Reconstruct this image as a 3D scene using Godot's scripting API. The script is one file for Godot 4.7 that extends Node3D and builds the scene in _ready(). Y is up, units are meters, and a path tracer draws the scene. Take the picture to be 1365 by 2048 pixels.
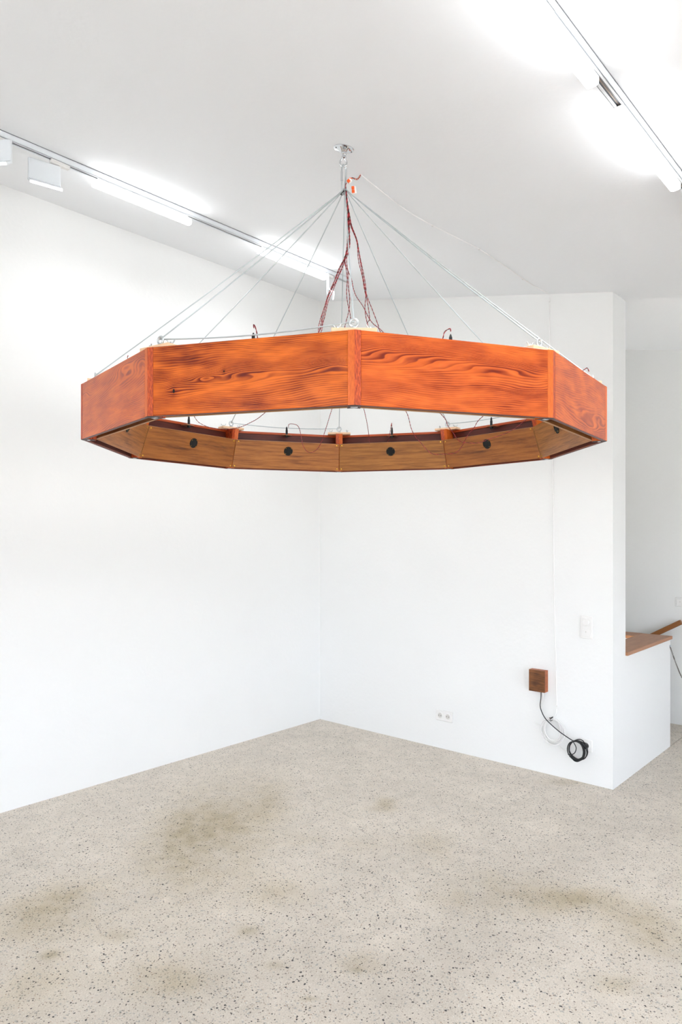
extends Node3D

# A gallery room: x runs along the back wall, -z runs along the left wall into the depth, y is up, metres.
const YAW := 0.7208
const EYE := 1.68
const XL := -4.29          # left wall
const XR := 3.0            # right wall, out of the frame
const ZB := -4.597         # back wall
const ZP := -4.831         # rear of the back wall
const XE := -1.664         # free end of the back wall
const ZF := -6.56          # far wall
const ZN := 5.5            # front wall behind the camera
const HL := 3.777          # ceiling height at the left wall
const SLOPE := -0.1958
# the hanging ring
const RC := Vector3(-1.939, 2.033, -2.226)
const RR := 1.048
const RH := 0.2065
const RTURN := 0.7444
const C18 := 0.9510565
const S18 := 0.3090170
const T18 := 0.3249197

# courses of the speaker wires, in metres, from the hanging point to the plug of each side
const WIRES := {
	0: [[-1.929, 3.169, -2.232], [-1.932, 3.150, -2.230], [-1.911, 3.024, -2.221], [-1.903, 2.914, -2.215], [-1.902, 2.855, -2.202], [-1.902, 2.822, -2.189], [-1.812, 2.666, -2.135], [-1.724, 2.568, -2.079], [-1.634, 2.475, -2.026], [-1.537, 2.400, -1.977], [-1.389, 2.250, -1.908], [-1.210, 2.217, -1.799], [-1.135, 2.251, -1.745], [-1.124, 2.272, -1.741], [-1.116, 2.282, -1.748], [-1.111, 2.284, -1.753], [-1.110, 2.276, -1.754]],
	1: [[-1.929, 3.169, -2.232], [-1.932, 3.150, -2.230], [-1.908, 3.028, -2.224], [-1.895, 2.973, -2.222], [-1.863, 2.895, -2.223], [-1.839, 2.793, -2.218], [-1.813, 2.689, -2.215], [-1.802, 2.637, -2.224], [-1.821, 2.580, -2.261], [-1.854, 2.544, -2.298], [-1.849, 2.387, -2.502], [-1.818, 2.245, -2.795], [-1.810, 2.200, -2.843], [-1.797, 2.162, -2.881], [-1.788, 2.132, -2.902], [-1.768, 2.120, -2.919], [-1.700, 2.114, -2.939], [-1.637, 2.124, -2.928], [-1.526, 2.150, -2.919], [-1.426, 2.182, -2.873], [-1.237, 2.248, -2.707], [-1.038, 2.258, -2.482], [-0.956, 2.253, -2.381], [-0.946, 2.254, -2.377], [-0.943, 2.242, -2.379]],
	2: [[-1.929, 3.169, -2.232], [-1.932, 3.150, -2.230], [-1.908, 3.028, -2.224], [-1.895, 2.973, -2.222], [-1.863, 2.895, -2.223], [-1.839, 2.793, -2.218], [-1.813, 2.689, -2.215], [-1.841, 2.617, -2.243], [-1.863, 2.561, -2.290], [-1.887, 2.542, -2.336], [-1.921, 2.353, -2.505], [-1.947, 2.252, -2.682], [-1.922, 2.164, -2.704], [-1.899, 2.115, -2.725], [-1.861, 2.062, -2.758], [-1.805, 2.055, -2.780], [-1.743, 2.059, -2.795], [-1.696, 2.085, -2.770], [-1.661, 2.125, -2.760], [-1.621, 2.159, -2.755], [-1.579, 2.195, -2.739], [-1.448, 2.256, -2.721], [-1.322, 2.272, -2.792], [-1.229, 2.287, -2.860]],
	3: [[-1.929, 3.169, -2.232], [-1.932, 3.150, -2.230], [-1.908, 3.028, -2.224], [-1.895, 2.973, -2.222], [-1.863, 2.895, -2.223], [-1.839, 2.793, -2.218], [-1.813, 2.689, -2.215], [-1.778, 2.590, -2.218], [-1.768, 2.535, -2.241], [-1.780, 2.505, -2.297], [-1.794, 2.353, -2.617], [-1.744, 2.288, -2.927], [-1.731, 2.288, -3.071], [-1.723, 2.280, -3.092]],
	4: [[-1.929, 3.169, -2.232], [-1.932, 3.150, -2.230], [-1.911, 3.024, -2.221], [-1.903, 2.914, -2.215], [-1.902, 2.855, -2.202], [-1.902, 2.822, -2.189], [-1.894, 2.755, -2.196], [-1.937, 2.678, -2.252], [-1.969, 2.629, -2.303], [-2.007, 2.544, -2.364], [-2.102, 2.362, -2.546], [-2.218, 2.290, -2.710], [-2.299, 2.224, -2.838], [-2.377, 2.189, -2.943], [-2.451, 2.174, -3.038]],
	5: [[-1.929, 3.169, -2.232], [-1.932, 3.150, -2.230], [-1.911, 3.024, -2.221], [-1.903, 2.914, -2.215], [-1.902, 2.855, -2.202], [-1.902, 2.822, -2.189], [-1.894, 2.759, -2.196], [-1.924, 2.678, -2.237], [-1.963, 2.624, -2.269], [-2.002, 2.584, -2.301], [-2.125, 2.364, -2.393], [-2.248, 2.275, -2.484], [-2.371, 2.206, -2.575], [-2.425, 2.137, -2.595], [-2.482, 2.107, -2.611], [-2.521, 2.105, -2.604], [-2.560, 2.140, -2.609], [-2.607, 2.204, -2.635], [-2.654, 2.260, -2.660], [-2.708, 2.279, -2.679], [-2.744, 2.281, -2.687], [-2.746, 2.264, -2.685]],
	6: [[-1.929, 3.169, -2.232], [-1.932, 3.150, -2.230], [-1.911, 3.024, -2.221], [-1.903, 2.914, -2.215], [-1.902, 2.855, -2.202], [-1.902, 2.822, -2.189], [-1.902, 2.708, -2.123], [-1.922, 2.638, -2.105], [-1.948, 2.579, -2.109], [-1.979, 2.530, -2.122], [-2.184, 2.343, -2.207], [-2.447, 2.252, -2.243], [-2.642, 2.211, -2.271], [-2.769, 2.206, -2.226], [-2.820, 2.232, -2.141], [-2.842, 2.285, -2.109], [-2.850, 2.290, -2.102], [-2.850, 2.273, -2.102]],
	7: [[-1.929, 3.169, -2.232], [-1.932, 3.150, -2.230], [-1.911, 3.024, -2.221], [-1.903, 2.914, -2.215], [-1.902, 2.855, -2.202], [-1.902, 2.822, -2.189], [-1.886, 2.685, -2.096], [-1.866, 2.598, -2.035], [-1.850, 2.524, -1.995], [-1.847, 2.463, -1.971], [-1.932, 2.257, -1.897], [-2.131, 2.208, -1.788], [-2.352, 2.198, -1.661], [-2.538, 2.230, -1.577], [-2.573, 2.252, -1.559]],
	8: [[-1.929, 3.169, -2.232], [-1.932, 3.150, -2.230], [-1.911, 3.024, -2.221], [-1.903, 2.914, -2.215], [-1.902, 2.855, -2.202], [-1.902, 2.822, -2.189], [-1.865, 2.686, -2.088], [-1.821, 2.578, -1.994], [-1.801, 2.491, -1.945], [-1.784, 2.404, -1.893], [-1.852, 2.243, -1.767], [-2.005, 2.214, -1.566], [-2.084, 2.248, -1.430], [-2.148, 2.281, -1.335], [-2.155, 2.300, -1.328]],
	9: [[-1.929, 3.169, -2.232], [-1.932, 3.150, -2.230], [-1.911, 3.024, -2.221], [-1.903, 2.914, -2.215], [-1.902, 2.855, -2.202], [-1.902, 2.822, -2.189], [-1.870, 2.682, -2.084], [-1.827, 2.568, -1.989], [-1.774, 2.451, -1.902], [-1.697, 2.248, -1.770], [-1.598, 2.190, -1.525], [-1.566, 2.235, -1.420], [-1.545, 2.273, -1.385], [-1.543, 2.292, -1.373], [-1.546, 2.297, -1.370], [-1.546, 2.286, -1.370]],
}
const JUMPER := [[-2.317, 2.262, -3.062], [-2.317, 2.289, -3.062], [-2.313, 2.277, -3.052], [-2.314, 2.226, -3.039], [-2.340, 2.186, -3.056], [-2.377, 2.168, -3.103]]

# stains in the concrete: x, z, half width, half depth, strength (above 1: pale scuffs)
const STAINS := [[-3.13, -2.48, 0.31, 0.72, 0.80], [-3.23, -2.99, 0.11, 0.26, 0.88], [-3.18, -2.28, 0.16, 0.42, 0.86], [-3.00, -1.44, 0.24, 0.21, 0.82], [-3.06, -1.61, 0.14, 0.15, 0.88], [-2.70, -1.31, 0.04, 0.03, 0.70], [-2.65, -3.44, 0.06, 0.07, 0.78], [-2.61, -3.35, 0.09, 0.05, 0.87], [-2.23, -1.95, 0.05, 0.04, 0.78], [-1.73, -2.09, 0.08, 0.06, 0.84], [-1.72, -2.05, 0.03, 0.02, 0.78], [-1.30, -3.10, 0.18, 0.10, 0.80], [-1.58, -2.97, 0.26, 0.20, 0.88], [-0.96, -3.07, 0.17, 0.22, 0.82], [-2.11, -3.13, 0.12, 0.16, 0.91], [-1.74, -1.81, 0.03, 0.01, 0.70], [-2.21, -1.54, 0.19, 0.13, 0.85], [-2.36, -2.25, 0.14, 0.12, 0.90], [-2.66, -2.73, 0.11, 0.08, 0.92], [-2.40, -2.88, 0.16, 0.09, 0.94], [-1.96, -4.52, 0.13, 0.06, 0.85], [-2.62, -1.56, 0.06, 0.05, 0.88], [-2.55, -1.16, 0.17, 0.20, 0.90], [-1.98, -1.86, 0.04, 0.03, 0.86], [-1.67, -2.77, 0.14, 0.09, 0.93], [-0.93, -2.63, 0.11, 0.06, 0.88], [-3.02, -1.74, 0.11, 0.05, 1.10], [-2.71, -1.86, 0.02, 0.02, 1.20], [-2.45, -1.92, 0.13, 0.05, 1.10], [-1.70, -2.30, 0.12, 0.08, 1.07], [-1.75, -3.70, 0.17, 0.14, 1.05]]

const DIFFUSER := 1.7
const LAMP_DOWN := 0.25
const LAMP_SIDE := 0.036


func _ready() -> void:
	var cam := Camera3D.new()
	cam.name = "camera"
	cam.projection = Camera3D.PROJECTION_FRUSTUM
	cam.near = 0.1
	cam.far = 60.0
	cam.size = 0.1 * 2048.0 / 1388.84
	cam.frustum_offset = Vector2(0.0, 0.1 * (1066.87 - 1024.0) / 1388.84)
	cam.position = Vector3(0, EYE, 0)
	cam.rotation.y = YAW
	add_child(cam)
	cam.current = true

	var sky := ProceduralSkyMaterial.new()
	sky.sky_top_color = Color(0.845, 0.905, 0.995)
	sky.sky_horizon_color = Color(0.93, 0.958, 0.995)
	sky.sky_curve = 0.3
	sky.ground_bottom_color = Color(0.74, 0.74, 0.73)
	sky.ground_horizon_color = Color(0.80, 0.80, 0.80)
	sky.sky_energy_multiplier = 1.0
	sky.energy_multiplier = 6.2
	var env := Environment.new()
	env.background_mode = Environment.BG_SKY
	env.sky = Sky.new()
	env.sky.sky_material = sky
	env.tonemap_mode = Environment.TONE_MAPPER_LINEAR
	env.tonemap_exposure = 3.05
	env.sdfgi_enabled = true
	env.ssao_enabled = true
	env.ssil_enabled = true
	var we := WorldEnvironment.new()
	we.name = "world"
	we.environment = env
	add_child(we)

	make_materials()
	mat("switch_grey", Color(0.90, 0.895, 0.89), 0.4)
	build_room()
	build_ring()
	build_hook()
	build_lighting()
	build_stairs()
	build_wall_things()


var mats := {}
var taken := {}


func ceil_y(x: float) -> float:
	return HL + SLOPE * (x - XL)


# ---------------------------------------------------------------- nodes

func numbered(called: String) -> String:
	taken[called] = taken.get(called, -1) + 1
	return called if taken[called] == 0 else "%s_%03d" % [called, taken[called]]


func tag(o: Node, label: String, category: String, group := "") -> Node:
	o.set_meta("label", label)
	o.set_meta("category", category)
	if group:
		o.set_meta("group", group)
	return o


func thing(called: String, label: String, category: String, at: Vector3, turn := 0.0, group := "") -> Node3D:
	var o := Node3D.new()
	o.name = numbered(called)
	add_child(o)
	o.position = at
	o.rotation.y = turn
	tag(o, label, category, group)
	return o


func show_mesh(called: String, m: Mesh, material: Material, parent: Node, xf := Transform3D()) -> MeshInstance3D:
	var o := MeshInstance3D.new()
	o.name = numbered(called) if parent == self else called
	o.mesh = m
	o.transform = xf
	if material:
		o.material_override = material
	o.cast_shadow = GeometryInstance3D.SHADOW_CASTING_SETTING_ON
	parent.add_child(o, true)
	return o


func struct(called: String, m: Mesh, material: Material) -> MeshInstance3D:
	var o := show_mesh(called, m, material, self)
	o.set_meta("kind", "structure")
	return o


# ---------------------------------------------------------------- shapes

func start() -> SurfaceTool:
	var st := SurfaceTool.new()
	st.begin(Mesh.PRIMITIVE_TRIANGLES)
	return st


func tri(st: SurfaceTool, p: Array, n: Array, uv: Array) -> void:
	var face: Vector3 = (p[2] - p[0]).cross(p[1] - p[0])
	var order := [0, 1, 2] if face.dot(n[0]) >= 0.0 else [0, 2, 1]
	for k in order:
		st.set_normal(n[k])
		st.set_uv(uv[k])
		st.add_vertex(p[k])


# a flat four-sided face that looks along n
func face4(st: SurfaceTool, a: Vector3, b: Vector3, c: Vector3, d: Vector3, n: Vector3, uv := [Vector2(0, 0), Vector2(1, 0), Vector2(1, 1), Vector2(0, 1)]) -> void:
	tri(st, [a, b, c], [n, n, n], [uv[0], uv[1], uv[2]])
	tri(st, [a, c, d], [n, n, n], [uv[0], uv[2], uv[3]])


# box with bevelled edges round the point c; u runs along x, v down y
func cbox(st: SurfaceTool, c: Vector3, s: Vector3, b := 0.002, xf := Transform3D()) -> void:
	var h := s / 2.0
	b = minf(b, minf(h.x, minf(h.y, h.z)) * 0.6)
	var put := func(q: Vector3) -> Vector3: return xf * (c + q)
	var uv_of := func(q: Vector3, ax: int) -> Vector2:
		if ax == 1:
			return Vector2(q.x / s.x + 0.5, q.z / s.z + 0.5)
		if ax == 0:
			return Vector2(q.z / s.z + 0.5, 0.5 - q.y / s.y)
		return Vector2(q.x / s.x + 0.5, 0.5 - q.y / s.y)
	for ax in 3:
		var i := (ax + 1) % 3
		var j := (ax + 2) % 3
		for sg in [-1.0, 1.0]:
			var n := Vector3.ZERO
			n[ax] = sg
			var q := []
			for e in [[-1, -1], [1, -1], [1, 1], [-1, 1]]:
				var p := Vector3.ZERO
				p[ax] = sg * h[ax]
				p[i] = e[0] * (h[i] - b)
				p[j] = e[1] * (h[j] - b)
				q.append(p)
			var w := (xf.basis * n).normalized()
			face4(st, put.call(q[0]), put.call(q[1]), put.call(q[2]), put.call(q[3]), w, [uv_of.call(q[0], ax), uv_of.call(q[1], ax), uv_of.call(q[2], ax), uv_of.call(q[3], ax)])
		if b <= 0.0:
			continue
		for si in [-1.0, 1.0]:
			for sj in [-1.0, 1.0]:
				var n2 := Vector3.ZERO
				n2[i] = si
				n2[j] = sj
				var q2 := []
				for e2 in [[-1, 0], [1, 0], [1, 1], [-1, 1]]:
					var p2 := Vector3.ZERO
					p2[ax] = e2[0] * (h[ax] - b)
					p2[i] = si * (h[i] - (0.0 if e2[1] == 0 else b))
					p2[j] = sj * (h[j] - (b if e2[1] == 0 else 0.0))
					q2.append(p2)
				var w2 := (xf.basis * n2).normalized()
				face4(st, put.call(q2[0]), put.call(q2[1]), put.call(q2[2]), put.call(q2[3]), w2, [uv_of.call(q2[0], 2), uv_of.call(q2[1], 2), uv_of.call(q2[2], 2), uv_of.call(q2[3], 2)])
	if b > 0.0:
		for sx in [-1.0, 1.0]:
			for sy in [-1.0, 1.0]:
				for sz in [-1.0, 1.0]:
					var g := Vector3(sx, sy, sz)
					var p3 := [g * Vector3(h.x, h.y - b, h.z - b), g * Vector3(h.x - b, h.y, h.z - b), g * Vector3(h.x - b, h.y - b, h.z)]
					var w3 := (xf.basis * g).normalized()
					tri(st, p3.map(put), [w3, w3, w3], p3.map(func(q): return uv_of.call(q, 2)))


func box_mesh(s: Vector3, b := 0.002) -> Mesh:
	var st := start()
	cbox(st, Vector3.ZERO, s, b)
	return st.commit()


# eight corners: lower a b c d, upper e f g h, in the same order round
func hexa(st: SurfaceTool, p: Array, which := [0, 1, 2, 3, 4, 5], turned := false) -> void:
	var uv := [Vector2(0, 0), Vector2(0, 1), Vector2(1, 1), Vector2(1, 0)] if turned else [Vector2(0, 0), Vector2(1, 0), Vector2(1, 1), Vector2(0, 1)]
	var mid := Vector3.ZERO
	for q in p:
		mid += q / 8.0
	var faces := [[0, 1, 2, 3], [4, 5, 6, 7], [4, 5, 1, 0], [5, 6, 2, 1], [6, 7, 3, 2], [7, 4, 0, 3]]
	for k in which:
		var f: Array = faces[k]
		var n: Vector3 = (p[f[2]] - p[f[0]]).cross(p[f[3]] - p[f[1]]).normalized()
		var c: Vector3 = (p[f[0]] + p[f[1]] + p[f[2]] + p[f[3]]) / 4.0
		face4(st, p[f[0]], p[f[1]], p[f[2]], p[f[3]], n if n.dot(c - mid) > 0.0 else -n, uv)


# wall block whose top follows the sloping ceiling (or lies at y1)
func wall_block(st: SurfaceTool, x0: float, x1: float, z0: float, z1: float, y0 := -0.1, y1 := -1.0) -> void:
	var a := y1 if y1 > -0.5 else ceil_y(x0) + 0.1
	var b := y1 if y1 > -0.5 else ceil_y(x1) + 0.1
	hexa(st, [Vector3(x0, y0, z0), Vector3(x1, y0, z0), Vector3(x1, y0, z1), Vector3(x0, y0, z1), Vector3(x0, a, z0), Vector3(x1, b, z0), Vector3(x1, b, z1), Vector3(x0, a, z1)])


# a round bar along a course of points, ends closed
func tube(st: SurfaceTool, pts: Array, r: float, sides := 8, closed := false) -> void:
	var n := pts.size()
	var rings := []
	var side := Vector3.ZERO
	for i in n:
		var before: Vector3 = pts[(i - 1 + n) % n] if closed else pts[maxi(i - 1, 0)]
		var after: Vector3 = pts[(i + 1) % n] if closed else pts[mini(i + 1, n - 1)]
		var t := (after - before).normalized()
		if side == Vector3.ZERO:
			side = t.cross(Vector3.UP if absf(t.y) < 0.9 else Vector3.RIGHT).normalized()
		else:
			side = (side - t * side.dot(t)).normalized()
		var up := t.cross(side)
		var ring := []
		for k in sides:
			var an := TAU * k / sides
			ring.append(side * cos(an) + up * sin(an))
		rings.append(ring)
	for i in (n if closed else n - 1):
		var j := (i + 1) % n
		for k in sides:
			var l := (k + 1) % sides
			var uv := [Vector2(float(k) / sides, i), Vector2(float(k + 1) / sides, i), Vector2(float(k + 1) / sides, i + 1), Vector2(float(k) / sides, i + 1)]
			var d := [rings[i][k], rings[i][l], rings[j][l], rings[j][k]]
			var p := [pts[i] + d[0] * r, pts[i] + d[1] * r, pts[j] + d[2] * r, pts[j] + d[3] * r]
			tri(st, [p[0], p[1], p[2]], [d[0], d[1], d[2]], [uv[0], uv[1], uv[2]])
			tri(st, [p[0], p[2], p[3]], [d[0], d[2], d[3]], [uv[0], uv[2], uv[3]])
	if not closed:
		for e in [0, n - 1]:
			var m: Vector3 = (pts[0] - pts[1]).normalized() if e == 0 else (pts[n - 1] - pts[n - 2]).normalized()
			for k in sides:
				tri(st, [pts[e], pts[e] + rings[e][k] * r, pts[e] + rings[e][(k + 1) % sides] * r], [m, m, m], [Vector2.ZERO, Vector2.ZERO, Vector2.ZERO])


# profile of [radius, y] pairs turned round y
func lathe(st: SurfaceTool, profile: Array, xf := Transform3D(), sides := 24) -> void:
	for i in profile.size() - 1:
		var a := Vector2(profile[i][0], profile[i][1])
		var b := Vector2(profile[i + 1][0], profile[i + 1][1])
		if a.is_equal_approx(b):
			continue
		var out := Vector2(b.y - a.y, a.x - b.x).normalized()
		for k in sides:
			var p := []
			var n := []
			for e in [[a, k], [a, k + 1], [b, k + 1], [b, k]]:
				var an: float = TAU * e[1] / sides
				p.append(xf * Vector3(e[0].x * cos(an), e[0].y, e[0].x * sin(an)))
				n.append((xf.basis * Vector3(out.x * cos(an), out.y, out.x * sin(an))).normalized())
			var uv := [Vector2(0, 0), Vector2(1, 0), Vector2(1, 1), Vector2(0, 1)]
			if a.x > 1e-5:
				tri(st, [p[0], p[1], p[2]], [n[0], n[1], n[2]], [uv[0], uv[1], uv[2]])
			if b.x > 1e-5:
				tri(st, [p[0], p[2], p[3]], [n[0], n[2], n[3]], [uv[0], uv[2], uv[3]])


func lathe_mesh(profile: Array, sides := 24) -> Mesh:
	var st := start()
	lathe(st, profile, Transform3D(), sides)
	return st.commit()


func circle(c: Vector3, u: Vector3, v: Vector3, n := 24) -> Array:
	var out := []
	for k in n:
		var an := TAU * k / n
		out.append(c + u * cos(an) + v * sin(an))
	return out


func smooth_course(raw: Array, step := 0.02) -> Array:
	var cv := Curve3D.new()
	cv.bake_interval = step
	var pts := []
	for q in raw:
		pts.append(q if q is Vector3 else Vector3(q[0], q[1], q[2]))
	for i in pts.size():
		var t: Vector3 = (pts[mini(i + 1, pts.size() - 1)] - pts[maxi(i - 1, 0)]) / 6.0
		cv.add_point(pts[i], -t, t)
	return Array(cv.get_baked_points())


# two strands twisted round each other along a course
func twisted(pts: Array, r: float, around: float, pitch: float) -> Array:
	var out := [[], []]
	var run := 0.0
	var side := Vector3.ZERO
	for i in pts.size():
		var t: Vector3 = (pts[mini(i + 1, pts.size() - 1)] - pts[maxi(i - 1, 0)]).normalized()
		if i > 0:
			run += (pts[i] - pts[i - 1]).length()
		if side == Vector3.ZERO:
			side = t.cross(Vector3.UP if absf(t.y) < 0.9 else Vector3.RIGHT).normalized()
		else:
			side = (side - t * side.dot(t)).normalized()
		var up := t.cross(side)
		var an := TAU * run / pitch
		var off := (side * cos(an) + up * sin(an)) * around
		out[0].append(pts[i] + off)
		out[1].append(pts[i] - off)
	return out


# ---------------------------------------------------------------- materials

func mat(called: String, c: Color, rough := 0.6, metal := 0.0) -> StandardMaterial3D:
	var m := StandardMaterial3D.new()
	m.resource_name = called
	m.albedo_color = c
	m.roughness = rough
	m.metallic = metal
	mats[called] = m
	return m


func noise(seed_: int, octaves := 3) -> FastNoiseLite:
	var n := FastNoiseLite.new()
	n.seed = seed_
	n.noise_type = FastNoiseLite.TYPE_SIMPLEX_SMOOTH
	n.frequency = 1.0
	n.fractal_octaves = octaves
	return n


# grain of one board: rings across the height, sway of the lines, knots [u, v, size, push], flames [u, v, long, tall, push] where the saw cut a ring flat,
# blots [u, v, su, sv, strength]
func wood(w: int, h: int, seed_: int, pale: Color, dark: Color, how: Dictionary) -> ImageTexture:
	var sway := noise(seed_, 2)
	var ripple := noise(seed_ + 1, 2)
	var fibre := noise(seed_ + 2, 2)
	var cloud := noise(seed_ + 3, 3)
	var asp := float(w) / h
	var rings: float = how.rings
	var amount: float = how.sway
	var tilt: float = how.get("tilt", 0.0)
	var flames: Array = how.get("flames", [])
	var knots: Array = how.get("knots", [])
	var blots: Array = how.get("blots", [])
	var contrast: float = how.get("contrast", 0.6)
	var mottle: float = how.get("mottle", 0.25)
	var streak: float = how.get("streak", 0.22)
	var stretch: float = how.get("stretch", 1.0)
	var data := PackedByteArray()
	data.resize(w * h * 3)
	var at := 0
	for j in h:
		var v := (j + 0.5) / h
		for i in w:
			var u := (i + 0.5) / w
			var x := u * asp
			var y := v + tilt * (u - 0.5) + amount * sway.get_noise_2d(x * 0.3, v * 0.8) + 0.009 * ripple.get_noise_2d(x * 1.7, v * 5.0)
			var shade := 0.0
			var bold := 0.0
			for f in flames:
				var fx: float = (u - f[0]) / f[2]
				var fy: float = (v - f[1]) / f[3]
				var e := exp(-fx * fx - fy * fy)
				y += f[4] * e
				bold += e
			for k in knots:
				var dx: float = (u - k[0]) * asp
				var dy: float = v - k[1]
				var long: float = k[2] * (7.0 if dx > 0.0 else 2.2)
				var q := exp(-(dx * dx) / (long * long) - (dy * dy) / (k[2] * k[2] * 6.0))
				y -= k[3] * tanh(dy * 7.0) * q
				bold += q
				var core := Vector2(dx / (k[2] * 0.6), dy / k[2]).length()
				shade += 0.3 * exp(-core * core * 0.4)
				if core < 0.55:
					shade += 3.0
			var g := y * rings
			var t := g - floorf(g)
			var line := smoothstep(0.2, 0.88, t) * (1.0 - smoothstep(0.9, 1.0, t))
			var fine := fibre.get_noise_2d(x * 1.6, y * 60.0)
			var soft := cloud.get_noise_2d(x * 1.1 / stretch, v * 3.4 * stretch)
			shade += contrast * line * clampf(0.45 + 0.7 * soft + 0.8 * bold, 0.1, 1.2) + streak * fine + mottle * soft
			for b in blots:
				var bx: float = (u - b[0]) / b[2]
				var by: float = (v - b[1]) / b[3]
				shade += b[4] * maxf(0.0, exp(-bx * bx - by * by) * (0.8 + 0.9 * soft + 0.6 * fine))
			var c := pale.lerp(dark, clampf(shade, -0.15, 1.0)) if shade < 1.0 else dark.lerp(Color(0.09, 0.05, 0.04), clampf((shade - 1.0) * 0.7, 0.0, 1.0))
			data[at] = clampi(int(c.r * 255.0), 0, 255)
			data[at + 1] = clampi(int(c.g * 255.0), 0, 255)
			data[at + 2] = clampi(int(c.b * 255.0), 0, 255)
			at += 3
	return ImageTexture.create_from_image(Image.create_from_data(w, h, false, Image.FORMAT_RGB8, data))


func wood_mat(called: String, t: Texture2D, rough := 0.4) -> StandardMaterial3D:
	var m := mat(called, Color.WHITE, rough)
	m.albedo_texture = t
	m.metallic_specular = 0.45
	return m


# ground concrete with cut stones: a tile of about 1.6 m
func concrete_tile(side: int) -> ImageTexture:
	var data := PackedByteArray()
	data.resize(side * side * 3)

	var n1 := FastNoiseLite.new()
	n1.seed = 41
	n1.frequency = 0.22
	n1.fractal_octaves = 3
	var n2 := FastNoiseLite.new()
	n2.seed = 42
	n2.frequency = 0.012
	n2.fractal_octaves = 3
	var a := n1.get_seamless_image(side, side).get_data()
	var b := n2.get_seamless_image(side, side).get_data()
	var at := 0
	for k in side * side:
		var q := 218.0 + (a[k] - 128.0) * 0.15 + (b[k] - 128.0) * 0.05
		data[at] = int(q)
		data[at + 1] = int(q - 11.0)
		data[at + 2] = int(q - 25.0)
		at += 3
	var im := Image.create_from_data(side, side, false, Image.FORMAT_RGB8, data)
	var rng := RandomNumberGenerator.new()
	rng.seed = 7
	var tones := [Color(0.90, 0.88, 0.84), Color(0.62, 0.57, 0.51), Color(0.50, 0.46, 0.42), Color(0.66, 0.55, 0.47), Color(0.34, 0.31, 0.29), Color(0.16, 0.15, 0.15), Color(0.70, 0.68, 0.65)]
	for s in 24000:
		var kind := rng.randf()
		var c: Color = tones[0]
		var r := rng.randf_range(0.5, 1.3)
		if kind < 0.26:
			c = tones[0]
		elif kind < 0.5:
			c = tones[1]
		elif kind < 0.66:
			c = tones[2]
		elif kind < 0.76:
			c = tones[3]
		elif kind < 0.9:
			c = tones[6]
			r = rng.randf_range(1.0, 2.4)
		elif kind < 0.965:
			c = tones[4]
			r = rng.randf_range(0.7, 1.9)
		else:
			c = tones[5]
			r = rng.randf_range(0.8, 2.3)
		var cx := rng.randf() * side
		var cy := rng.randf() * side
		var an := rng.randf() * PI
		var long := rng.randf_range(1.0, 1.7)
		var e := int(ceil(r * long)) + 1
		for dy in range(-e, e + 1):
			for dx in range(-e, e + 1):
				var du := (dx * cos(an) + dy * sin(an)) / (r * long)
				var dv := (-dx * sin(an) + dy * cos(an)) / r
				if du * du + dv * dv < 1.0:
					im.set_pixel(posmod(int(cx) + dx, side), posmod(int(cy) + dy, side), c)
	return ImageTexture.create_from_image(im)


# stains, scuffs and worn patches, laid over 4.5 m of the floor
func stain_map(side: int) -> ImageTexture:
	var data := PackedByteArray()
	data.resize(side * side * 3)
	var n1 := noise(91, 4)
	var n2 := noise(92, 3)
	var ca := cos(YAW)
	var sa := sin(YAW)
	var at := 0
	for j in side:
		for i in side:
			var x := -4.3 + 4.5 * (i + 0.5) / side
			var z := -4.7 + 4.5 * (j + 0.5) / side
			var a := n1.get_noise_2d(x * 1.6, z * 1.6)
			var b := n2.get_noise_2d(x * 7.0, z * 7.0)
			var k := 0.96 + 0.035 * a + 0.015 * b
			var brown := 0.0
			for s in STAINS:
				var dx: float = x - s[0]
				var dz: float = z - s[1]
				if absf(dx) > 1.6 * (s[2] + s[3]) or absf(dz) > 1.6 * (s[2] + s[3]):
					continue
				var p: float = (dx * ca - dz * sa) / s[2]
				var q: float = (dx * sa + dz * ca) / s[3]
				var f := exp(-(p * p + q * q) * 1.1) * clampf(0.8 + 0.7 * a + 0.6 * b, 0.0, 1.5)
				k *= 1.0 + (s[4] - 1.0) * 0.68 * f
				if s[4] < 1.0:
					brown += (1.0 - s[4]) * f
			data[at] = clampi(int(255.0 * k), 0, 255)
			data[at + 1] = clampi(int(255.0 * k * (1.0 - 0.12 * brown)), 0, 255)
			data[at + 2] = clampi(int(255.0 * k * (1.0 - 0.45 * brown)), 0, 255)
			at += 3
	return ImageTexture.create_from_image(Image.create_from_data(side, side, false, Image.FORMAT_RGB8, data))


func plaster(called: String, c: Color) -> StandardMaterial3D:
	var m := mat(called, c, 0.85)
	m.metallic_specular = 0.3
	var n := NoiseTexture2D.new()
	n.width = 512
	n.height = 512
	n.seamless = true
	n.as_normal_map = true
	n.bump_strength = 1.5
	var f := FastNoiseLite.new()
	f.seed = 5
	f.frequency = 0.035
	f.fractal_octaves = 4
	n.noise = f
	m.normal_enabled = true
	m.normal_texture = n
	m.normal_scale = 0.25
	m.uv1_triplanar = true
	m.uv1_world_triplanar = true
	m.uv1_scale = Vector3(1.3, 1.3, 1.3)
	return m


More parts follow.
